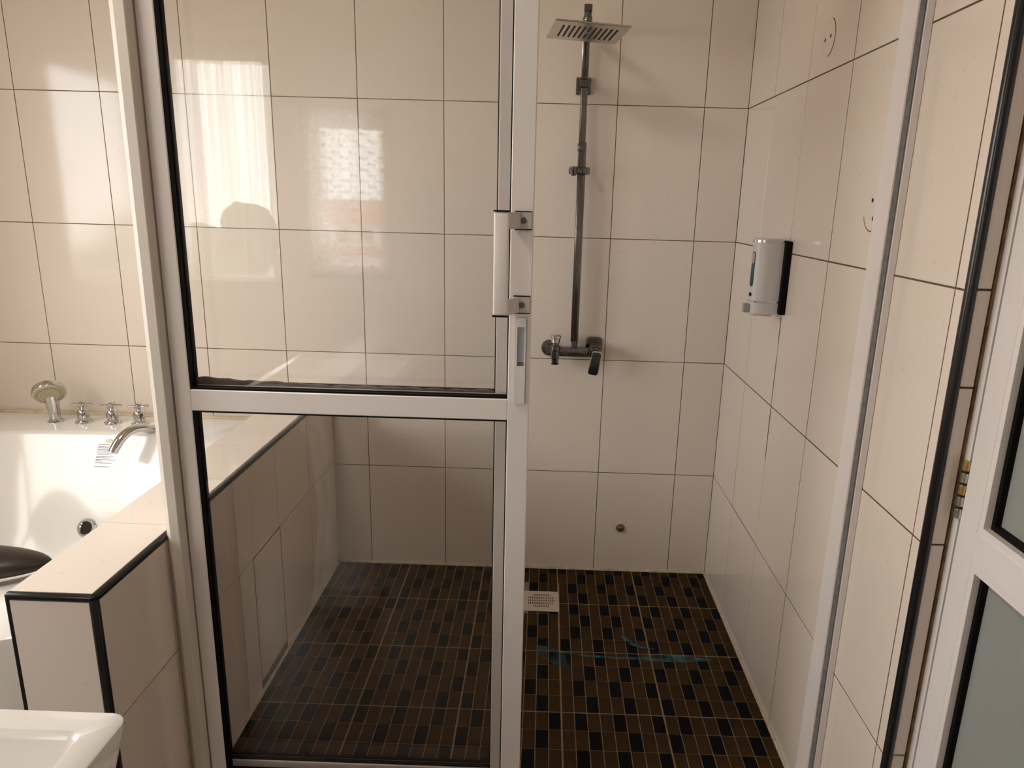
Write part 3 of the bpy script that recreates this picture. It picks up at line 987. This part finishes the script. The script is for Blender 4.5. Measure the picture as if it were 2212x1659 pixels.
def tub_y(z):
    for (za, aa, ba), (zb, ab, bb) in zip(PROF, PROF[1:]):
        if zb <= z <= za:
            f = (za - z) / (za - zb)
            return ty + ba + (bb - ba) * f
    return ty


ov = Vector((-2.262, tub_y(0.300), 0.300))
nrm = Vector((0, -0.88, 0.47))
o = obj('overflow_ring', lathe(B(), ov - nrm * 0.004, nrm, [(0.034, 0), (0.034, 0.008), (0.029, 0.015), (0.023, 0.015), (0.019, 0.008), (0, 0.008)], 36), 'chrome', tub, label='round chrome overflow ring')
obj('overflow_hole', lathe(B(), ov + nrm * 0.0045, nrm, [(0.0185, 0), (0.0185, 0.001), (0, 0.001)], 24), 'dark', o)
# printed notice: an oval badge over lines of tiny unreadable print


def on_tub(poly, name, mat_, par):
    bm_ = B()
    slab(bm_, poly, lambda u, v, hh: (u, tub_y(v) - hh, v), -0.001, 0.0012)
    return obj(name, bm_, mat_, par, smooth=0)


xw = -2.243
badge = on_tub([(xw + 0.003 + 0.013 * math.cos(2 * math.pi * k / 24), 0.572 + 0.006 * math.sin(2 * math.pi * k / 24)) for k in range(24)], 'badge', 'gold', tub)
lines = [(0.560, 0.040), (0.553, 0.060), (0.549, 0.050), (0.543, 0.064), (0.539, 0.056), (0.533, 0.062), (0.529, 0.044), (0.522, 0.060), (0.518, 0.050), (0.512, 0.070), (0.508, 0.020), (0.502, 0.058), (0.490, 0.052)]
bm = B()
for z, L in lines:
    u = xw - 0.032
    end = u + L
    while u < end:
        wl_ = random.uniform(0.003, 0.010)
        slab(bm, [(u, z - 0.0009), (min(u + wl_, end), z - 0.0009), (min(u + wl_, end), z + 0.0009), (u, z + 0.0009)], lambda a, v, hh: (a, tub_y(v) - hh, v), -0.001, 0.0009)
        u += wl_ + 0.0016
o = obj('label_print', bm, 'print', tub, smooth=0, label='lines of tiny grey print inside the tub')
obj('sealant_bead', tube(B(), [(ox0 + 0.02, -0.010, ZT + 0.001), (ox1, -0.010, ZT + 0.001)], 0.009, 8), 'sealant', tub, label='yellowed silicone along the wall')

# headrest pad on the near end of the tub
hr = thing('tub_headrest', (-2.07, -1.262, 0.60), 'dark brown padded headrest on the near end of the tub', 'headrest')
bm = B()
N = 40
rr = []
for i in range(N + 1):
    f = i / N * 2 - 1
    x = -2.07 + f * 0.282
    yc = -1.268 + 0.055 * (1 - f * f) * -1 + 0.03
    s = max(0.03, (1 - abs(f) ** 3.2)) ** 0.55
    ring = []
    for k in range(16):
        a = 2 * math.pi * k / 16
        ring.append(bm.verts.new((x, yc + 0.072 * s * math.cos(a), 0.632 + 0.034 * s * math.sin(a) + 0.010 * (1 - f * f) - (1 - s) * 0.012)))
    rr.append(ring)
for a, b_ in zip(rr, rr[1:]):
    for k in range(16):
        bm.faces.new((a[k], a[(k + 1) % 16], b_[(k + 1) % 16], b_[k]))
bm.faces.new(rr[0])
bm.faces.new(rr[-1])
obj('pad', bm, 'pad', hr, smooth=60)
obj('mount', bx(B(), -2.20, -1.94, -1.315, -1.250, 0.5995, 0.612), 'black', hr)

# ------------------------------------------------------------------ tub fittings on the rim
def bath_tap(x, y, label, rot):
    t_ = thing('bath_tap', (x, y, ZT), label, 'tap', 'cross-handle taps on the tub rim')
    obj('base_flange', lathe(B(), (x, y, ZT), (0, 0, 1), [(0.030, 0), (0.030, 0.004), (0.027, 0.008), (0.021, 0.009)], 32), 'chrome', t_)
    obj('body', lathe(B(), (x, y, ZT + 0.008), (0, 0, 1), [(0.020, 0), (0.020, 0.036), (0.018, 0.041), (0.010, 0.043), (0.008, 0.052)], 32), 'chrome', t_)
    hub = obj('handle_hub', lathe(B(), (x, y, ZT + 0.060), (0, 0, 1), [(0.006, 0), (0.009, 0.003), (0.0105, 0.010), (0.0095, 0.017), (0.005, 0.021), (0, 0.022)], 24), 'chrome', t_)
    for a in (rot, rot + 90):
        d = Vector((math.cos(math.radians(a)), math.sin(math.radians(a)), 0))
        c = Vector((x, y, ZT + 0.070))
        obj('cross_bar', tube(B(), [c - d * 0.037, c - d * 0.035, c + d * 0.035, c + d * 0.037], [0.003, 0.0045, 0.0045, 0.003], 12), 'chrome', hub)
    return t_


bath_tap(-2.402, -0.115, 'chrome cross-handle tap standing next to the hand shower', 12)
bath_tap(-2.292, -0.115, 'chrome cross-handle tap in the middle of the three on the rim', 10)
bath_tap(-2.190, -0.115, 'chrome cross-handle tap standing next to the arched spout', 14)

hs = thing('hand_shower', (-2.508, -0.115, ZT), 'chrome hand shower with a round yellowed spray face standing on the tub rim', 'hand shower')
obj('holder', lathe(B(), (-2.508, -0.115, ZT), (0, 0, 1), [(0.028, 0), (0.028, 0.004), (0.024, 0.007), (0.021, 0.008), (0.021, 0.012)], 32), 'chrome', hs)
p0 = Vector((-2.508, -0.115, ZT + 0.010))
p1 = Vector((-2.513, -0.118, ZT + 0.112))
obj('handle', tube(B(), [p0, p0.lerp(p1, 0.15), p0.lerp(p1, 0.8), p1], [0.018, 0.0195, 0.0235, 0.022], 24), 'chrome', hs)
fc = Vector((-2.502, -0.140, ZT + 0.112))
fn = Vector((0.44, -0.63, -0.60)).normalized()
hh_ = obj('head', lathe(B(), fc - fn * 0.034, fn, [(0, 0), (0.030, 0.001), (0.048, 0.006), (0.0545, 0.014), (0.0555, 0.030), (0.054, 0.034)], 40), 'chrome', hs)
fp = obj('spray_face', lathe(B(), fc - fn * 0.001, fn, [(0.0525, 0), (0.0525, 0.003), (0.049, 0.006), (0.028, 0.008), (0.026, 0.006), (0.010, 0.007), (0, 0.007)], 40), 'nozzle', hh_, label='yellowed spray face')
_, u_, w_ = frame_of(fn)
bm = B()
for k in range(30):
    a = 2 * math.pi * k / 30
    for rr_ in (0.037, 0.043):
        c = fc + fn * (0.0055 if rr_ > 0.04 else 0.0062) + (u_ * math.cos(a) + w_ * math.sin(a)) * rr_
        lathe(bm, c, fn, [(0.0018, 0), (0.0014, 0.0012), (0, 0.0012)], 6)
o = obj('nozzles', bm, 'nozzledot', fp)
o['kind'] = 'stuff'

sp = thing('bath_spout', (-2.062, -0.115, ZT), 'chrome arched bath spout curving over the tub edge', 'spout')
obj('base_flange', lathe(B(), (-2.062, -0.115, ZT), (0, 0, 1), [(0.030, 0), (0.030, 0.004), (0.026, 0.008), (0.019, 0.009)], 32), 'chrome', sp)
ctrl = [(-2.062, -0.115, ZT + 0.006), (-2.058, -0.130, ZT + 0.016), (-2.0955, -0.2000, ZT + 0.0089), (-2.1132, -0.2450, ZT + 0.0292), (-2.1331, -0.2850, ZT + 0.0273), (-2.1479, -0.3150, ZT + 0.0091), (-2.1589, -0.3350, ZT + -0.0152), (-2.1650, -0.3450, ZT + -0.0323)]


def smooth_path(c, per=6):
    c = [Vector(p) for p in c]
    out = []
    for i in range(len(c) - 1):
        p_ = [c[max(i - 1, 0)], c[i], c[i + 1], c[min(i + 2, len(c) - 1)]]
        for k in range(per):
            t_ = k / per
            out.append(0.5 * ((2 * p_[1]) + (p_[2] - p_[0]) * t_ + (2 * p_[0] - 5 * p_[1] + 4 * p_[2] - p_[3]) * t_ ** 2 + (3 * p_[1] - p_[0] - 3 * p_[2] + p_[3]) * t_ ** 3))
    out.append(c[-1])
    return out


obj('neck', tube(B(), smooth_path(ctrl), 0.0160, 24), 'chrome', sp, smooth=50)
e1 = Vector(ctrl[-1])
dn = (e1 - Vector(ctrl[-2])).normalized()
obj('aerator', lathe(B(), e1 + dn * 0.0002, dn, [(0.013, 0), (0.013, 0.001), (0, 0.001)], 24), 'dark', sp)

# ------------------------------------------------------------------ washbasin
bs = thing('washbasin', (-1.40, -2.24, 0.0), 'white square washbasin on a pedestal in front of the partition', 'washbasin')
bxc, byc = -1.40, -2.245


def rr_ring(w, h, r, z, n_=8):
    return [(bxc + u, byc + v, z) for u, v in rrect(w, h, r, n_)]


loops = [rr_ring(0.40, 0.40, 0.05, 0.735), rr_ring(0.455, 0.465, 0.035, 0.765), rr_ring(0.482, 0.488, 0.022, 0.843), rr_ring(0.480, 0.486, 0.021, 0.848), rr_ring(0.474, 0.480, 0.018, 0.850),
         rr_ring(0.412, 0.418, 0.014, 0.850), rr_ring(0.406, 0.412, 0.013, 0.847), rr_ring(0.400, 0.406, 0.016, 0.838), rr_ring(0.385, 0.390, 0.03, 0.795), rr_ring(0.36, 0.36, 0.05, 0.772), rr_ring(0.30, 0.30, 0.08, 0.764), rr_ring(0.06, 0.06, 0.028, 0.760)]
bm = B()
rings = [[bm.verts.new(p) for p in lp] for lp in loops]
n = len(rings[0])
for a, b_ in zip(rings, rings[1:]):
    for k in range(n):
        bm.faces.new((a[k], a[(k + 1) % n], b_[(k + 1) % n], b_[k]))
bm.faces.new(rings[-1])
bm.faces.new(list(reversed(rings[0])))
obj('bowl', bm, 'ceramic', bs, smooth=40)
bm = B()
loops = [rr_ring(0.24, 0.24, 0.05, -0.004), rr_ring(0.22, 0.22, 0.05, 0.05), rr_ring(0.17, 0.17, 0.05, 0.35), rr_ring(0.20, 0.20, 0.05, 0.62), rr_ring(0.30, 0.30, 0.05, 0.735)]
rings = [[bm.verts.new(p) for p in lp] for lp in loops]
for a, b_ in zip(rings, rings[1:]):
    for k in range(n):
        bm.faces.new((a[k], a[(k + 1) % n], b_[(k + 1) % n], b_[k]))
bm.faces.new(list(reversed(rings[0])))
bm.faces.new(rings[-1])
obj('pedestal', bm, 'ceramic', bs, smooth=40)
obj('waste', lathe(B(), (bxc, byc, 0.7602), (0, 0, 1), [(0.022, 0), (0.021, 0.003), (0.014, 0.003), (0.012, 0.001), (0, 0.001)], 24), 'chrome', bs)

# ------------------------------------------------------------------ the doorway in the right wall: white aluminium door with frosted panes
YH = -1.538          # hinge side of the leaf
d1 = struct(obj('door_1', bx(bx(B(), 0.0475, 0.062, -1.5335, YD + 0.018, 0.0, 2.10, bev=0.0008), 0.062, 0.11, -1.527, YD + 0.0005, 0.0, 2.10), 'alu'), 'white aluminium bathroom door with frosted glass panes')
obj('frame_seal', bx(B(), 0.056, 0.062, -1.5378, -1.5336, 0.0, 2.09), 'groove', d1)
XD0, XD1 = 0.048, 0.086
leaf_y0 = -2.36


def dpart(name, y0_, y1_, z0_, z1_, x0_=XD0, x1_=XD1, mat_='alu', par=None, bev=0.0012, label=None):
    return obj(name, bx(B(), x0_, x1_, y0_, y1_, z0_, z1_, bev=bev), mat_, par or d1, label=label)


dpart('stile', YH - 0.052, YH, 0.008, 2.09)
dpart('stile', leaf_y0, leaf_y0 + 0.052, 0.008, 2.09)
ys0, ys1 = leaf_y0 + 0.052, YH - 0.052
dpart('rail', ys0, ys1, 0.872, 0.930)
dpart('rail', ys0, ys1, 0.008, 0.075)
dpart('rail', ys0, ys1, 2.03, 2.09)
dpart('frame_head', leaf_y0, YD, 2.091, 2.10, 0.048, 0.11)
dpart('frame_jamb', leaf_y0 - 0.06, leaf_y0 - 0.004, 0.0, 2.10, 0.048, 0.11)
for za, zb in ((0.075, 0.872), (0.930, 2.03)):
    p = dpart('pane', ys0 + 0.001, ys1 - 0.001, za + 0.001, zb - 0.001, 0.072, 0.077, 'frost', bev=0, label='frosted grey-green pane')
    bw = 0.012
    for nm, m_, w_a, w_b, xa, xb in (('bead', 'alu', 0.0, bw, 0.0495, 0.0715), ('gasket', 'black', bw, bw + 0.009, 0.0615, 0.0718)):
        bm = B()
        bx(bm, xa, xb, ys1 - w_b, ys1 - w_a, za + w_a, zb - w_a)
        bx(bm, xa, xb, ys0 + w_a, ys0 + w_b, za + w_a, zb - w_a)
        bx(bm, xa, xb, ys0 + w_b, ys1 - w_b, za + w_a, za + w_b)
        bx(bm, xa, xb, ys0 + w_b, ys1 - w_b, zb - w_b, zb - w_a)
        obj(nm, bm, m_, p, smooth=0)
for zc in (0.985, 1.85, 0.22):
    hg = obj('hinge', bx(B(), 0.050, 0.058, -1.5385, -1.528, zc - 0.054, zc + 0.054), 'brass', d1, label='worn brass butt hinge')
    for k in range(5):
        za = zc - 0.054 + k * 0.0218
        obj('knuckle', lathe(B(), (0.0455, -1.5325, za), (0, 0, 1), [(0.0058, 0), (0.0066, 0.001), (0.0066, 0.0168), (0.0058, 0.0178)], 16), 'goldhinge' if k in (2, 4) else 'steel', hg)
        if k < 4:
            obj('washer', lathe(B(), (0.0455, -1.5325, za + 0.0178), (0, 0, 1), [(0.0062, 0), (0.0062, 0.0040)], 16), 'dark', hg)

# ------------------------------------------------------------------ unseen ceiling lamp, added for fill light
lm = bpy.data.materials.new('added_lamp_diffuser')
lm.use_nodes = True
lb = lm.node_tree.nodes['Principled BSDF']
lb.inputs['Base Color'].default_value = (0.9, 0.88, 0.85, 1)
lb.inputs['Emission Color'].default_value = (1.0, 0.93, 0.86, 1)
lb.inputs['Emission Strength'].default_value = 20
cl = thing('added_fill_lamp', (-1.75, -1.72, ZC), 'added opal ceiling lamp out of view, lit for fill', 'lamp')
obj('housing', lathe(B(), (-1.75, -1.72, ZC - 0.0005), (0, 0, -1), [(0.25, 0), (0.25, 0.035), (0.235, 0.040)], 48), 'alu', cl)
obj('diffuser', lathe(B(), (-1.75, -1.72, ZC - 0.0405), (0, 0, -1), [(0.232, 0), (0.225, 0.018), (0.18, 0.030), (0, 0.036)], 48), lm, cl)

# ------------------------------------------------------------------ windows behind the camera and beside the tub
def window_x(name, w, y, label):
    """window in a wall parallel to x"""
    x0_, x1_, z0_, z1_ = w
    f = B()
    fw = 0.035
    bx(f, x0_, x0_ + fw, y - 0.11, y - 0.06, z0_, z1_)
    bx(f, x1_ - fw, x1_, y - 0.11, y - 0.06, z0_, z1_)
    bx(f, x0_ + fw, x1_ - fw, y - 0.11, y - 0.06, z0_, z0_ + fw)
    bx(f, x0_ + fw, x1_ - fw, y - 0.11, y - 0.06, z1_ - fw, z1_)
    o_ = struct(obj(name, f, 'alu'), label)
    obj('pane', bx(B(), x0_ + fw, x1_ - fw, y - 0.088, y - 0.083, z0_ + fw, z1_ - fw), 'wglass', o_, smooth=0)
    obj('sill', bx(B(), x0_ + 0.001, x1_ - 0.001, y - 0.058, y + 0.04, z0_ + 0.0005, z0_ + 0.02, bev=0.003), 'ceramic', o_)
    return o_


window_x('window_1', WIN1, YFW, 'tall window in the wall behind, mirrored bright in the shower glass')
window_x('window_2', WIN2, YFW, 'smaller window behind, mirrored in the shower glass')
f = B()
y0, y1, z0, z1 = WIN3
fw = 0.04
for a, b_ in ((y0, y0 + fw), (y1 - fw, y1), ((y0 + y1) / 2 - 0.02, (y0 + y1) / 2 + 0.02)):
    bx(f, XLW - 0.11, XLW - 0.06, a, b_, z0, z1)
bx(f, XLW - 0.11, XLW - 0.06, y0 + fw, y1 - fw, z0, z0 + fw)
bx(f, XLW - 0.11, XLW - 0.06, y0 + fw, y1 - fw, z1 - fw, z1)
w3 = struct(obj('window_3', f, 'alu'), 'window in the left wall beside the tub')
ymid = (y0 + y1) / 2
obj('pane', bx(B(), XLW - 0.088, XLW - 0.083, y0 + fw, ymid - 0.02, z0 + fw, z1 - fw), 'wglass', w3, smooth=0)
obj('pane', bx(B(), XLW - 0.088, XLW - 0.083, ymid + 0.02, y1 - fw, z0 + fw, z1 - fw), 'wglass', w3, smooth=0)
# white casing around the smaller window
f = B()
bx(f, -2.10, WIN2[0], YFW, YFW + 0.012, 0.90, 2.24)
bx(f, WIN2[1], -1.39, YFW, YFW + 0.012, 0.90, 2.24)
bx(f, WIN2[0], WIN2[1], YFW, YFW + 0.012, 0.90, WIN2[2])
bx(f, WIN2[0], WIN2[1], YFW, YFW + 0.012, WIN2[3], 2.24)
struct(obj('trim_1', f, 'ceiling'), 'white casing around the smaller window')


def curtain(name, label, x0_, x1_, y, z0_, z1_, folds, amp, mat_, taper=0.0):
    t_ = thing(name, ((x0_ + x1_) / 2, y, z0_), label, 'curtain')
    bm_ = B()
    nu, nv = folds * 8, 10
    V_ = []
    for j in range(nv + 1):
        v = j / nv
        row = []
        for i in range(nu + 1):
            u = i / nu
            x = x0_ + (x1_ - x0_) * u
            dyy = amp * (0.5 + 0.5 * (1 - v)) * math.sin(u * folds * 2 * math.pi + 1.3 * math.sin(v * 2 + u * 5)) + amp * 0.4 * math.sin(u * 17 + v)
            row.append(bm_.verts.new((x + taper * (1 - v) * (u - 0.5), y + dyy, z0_ + (z1_ - z0_) * v)))
        V_.append(row)
    for j in range(nv):
        for i in range(nu):
            bm_.faces.new((V_[j][i], V_[j][i + 1], V_[j + 1][i + 1], V_[j + 1][i]))
    obj('fabric', bm_, mat_, t_, smooth=80)
    obj('rod', tube(B(), [(x0_ - 0.03, y, z1_ + 0.006), (x1_ + 0.03, y, z1_ + 0.006)], 0.007, 12), 'steel', t_)
    for xx in (x0_ - 0.02, x1_ + 0.02):
        obj('rod_bracket', tube(B(), [(xx, y, z1_ + 0.006), (xx, YFW + 0.001 if x1_ < -2.2 else YFW + 0.0125, z1_ + 0.006)], 0.006, 10), 'steel', t_)
    return t_


curtain('sheer_curtain', 'white sheer curtain hanging over the tall window', -2.915, -2.29, YFW + 0.06, 0.95, 2.28, 9, 0.014, 'sheer')
c2 = curtain('beaded_curtain', 'grey sheer curtain with rows of white beads over the smaller window', -2.10, -1.60, YFW + 0.07, 0.97, 1.93, 8, 0.010, 'sheer2')
bm = B()
for i in range(9):
    for j in range(14):
        x = -2.07 + i * 0.052 + random.uniform(-0.004, 0.004)
        z = 1.02 + j * 0.064 + (i % 2) * 0.03
        lathe(bm, (x, YFW + 0.086, z - 0.007), (0, 0, 1), [(0, 0), (0.009, 0.003), (0.0125, 0.010), (0.009, 0.017), (0, 0.020)], 8)
o = obj('bead_strings', bm, 'beads', c2)
o['kind'] = 'stuff'

# ------------------------------------------------------------------ outdoors, seen only as reflections through the windows
struct(obj('ground', bx(B(), -120, 60, -140, 40, -9.2, -9.0), 'ground'), 'dusty ground far below the windows')


def tree(x, y, h_, r, label):
    t_ = thing('tree', (x, y, -9.0), label, 'tree', 'trees below the windows')
    obj('trunk', tube(B(), [(x, y, -9.0), (x + 0.1, y, -9 + h_ * 0.7)], [0.28, 0.15], 10), 'bark', t_)
    bm_ = B()
    for k in range(9):
        a = random.uniform(0, 6.28)
        rr2 = r * random.uniform(0.1, 0.65)
        c = Vector((x + rr2 * math.cos(a), y + rr2 * math.sin(a), -9 + h_ * random.uniform(0.62, 0.9)))
        mm = Matrix.Translation(c) @ Matrix.Diagonal((1, 1, 0.8, 1))
        bmesh.ops.create_icosphere(bm_, subdivisions=2, radius=r * random.uniform(0.4, 0.6), matrix=mm)
    for v in bm_.verts:
        v.co += Vector((random.gauss(0, 0.08), random.gauss(0, 0.08), random.gauss(0, 0.08)))
    obj('crown', bm_, 'leaf', t_, smooth=0)


for x, y, h_, r, lab in ((-18.5, -30, 9.6, 2.2, 'broad green tree outside, farther from the salmon house'),
                         (-12.6, -29, 10.6, 2.0, 'tall green tree outside, next to the salmon topped house'),
                         (-11.2, -40, 9.4, 2.4, 'green tree outside, behind the tall one'),
                         (-23, -46, 9.0, 3.2, 'wide low green tree far outside'),
                         (-4.5, -44, 8.8, 2.6, 'low green tree outside, behind the salmon topped house')):
    tree(x, y, h_, r, lab)

bd = thing('building', (-8.0, -31.5, -9.0), 'white house with a salmon red top storey, mirrored through the window', 'building')
obj('wall', bx(B(), -9.4, -6.6, -34, -30, -9.0, 0.45), 'whitewall', bd)
obj('upper_storey', bx(B(), -9.6, -6.4, -34.2, -29.8, 0.45, 1.35), 'pink', bd)
obj('storey_band', bx(B(), -9.5, -6.5, -34.1, -29.92, -0.85, -0.45), 'pink', bd)
for k in range(3):
    for zz in (-2.4, -0.3):
        obj('window', bx(B(), -9.1 + k * 0.9, -8.6 + k * 0.9, -29.995, -29.96, zz, zz + 0.6), 'wpane', bd)
b2 = thing('building', (-30.0, -6.0, -9.0), 'salmon red house with white band across from the tub window', 'building')
obj('wall', bx(B(), -34, -30, -7.5, -2.5, -9.0, 2.2), 'whitewall', b2)
obj('upper_storey', bx(B(), -34.2, -29.8, -7.7, -2.3, 0.4, 2.3), 'pink', b2)
for k in range(3):
    obj('window', bx(B(), -29.99, -29.95, -7.0 + k * 1.6, -6.2 + k * 1.6, -1.8, -0.6), 'wpane', b2)
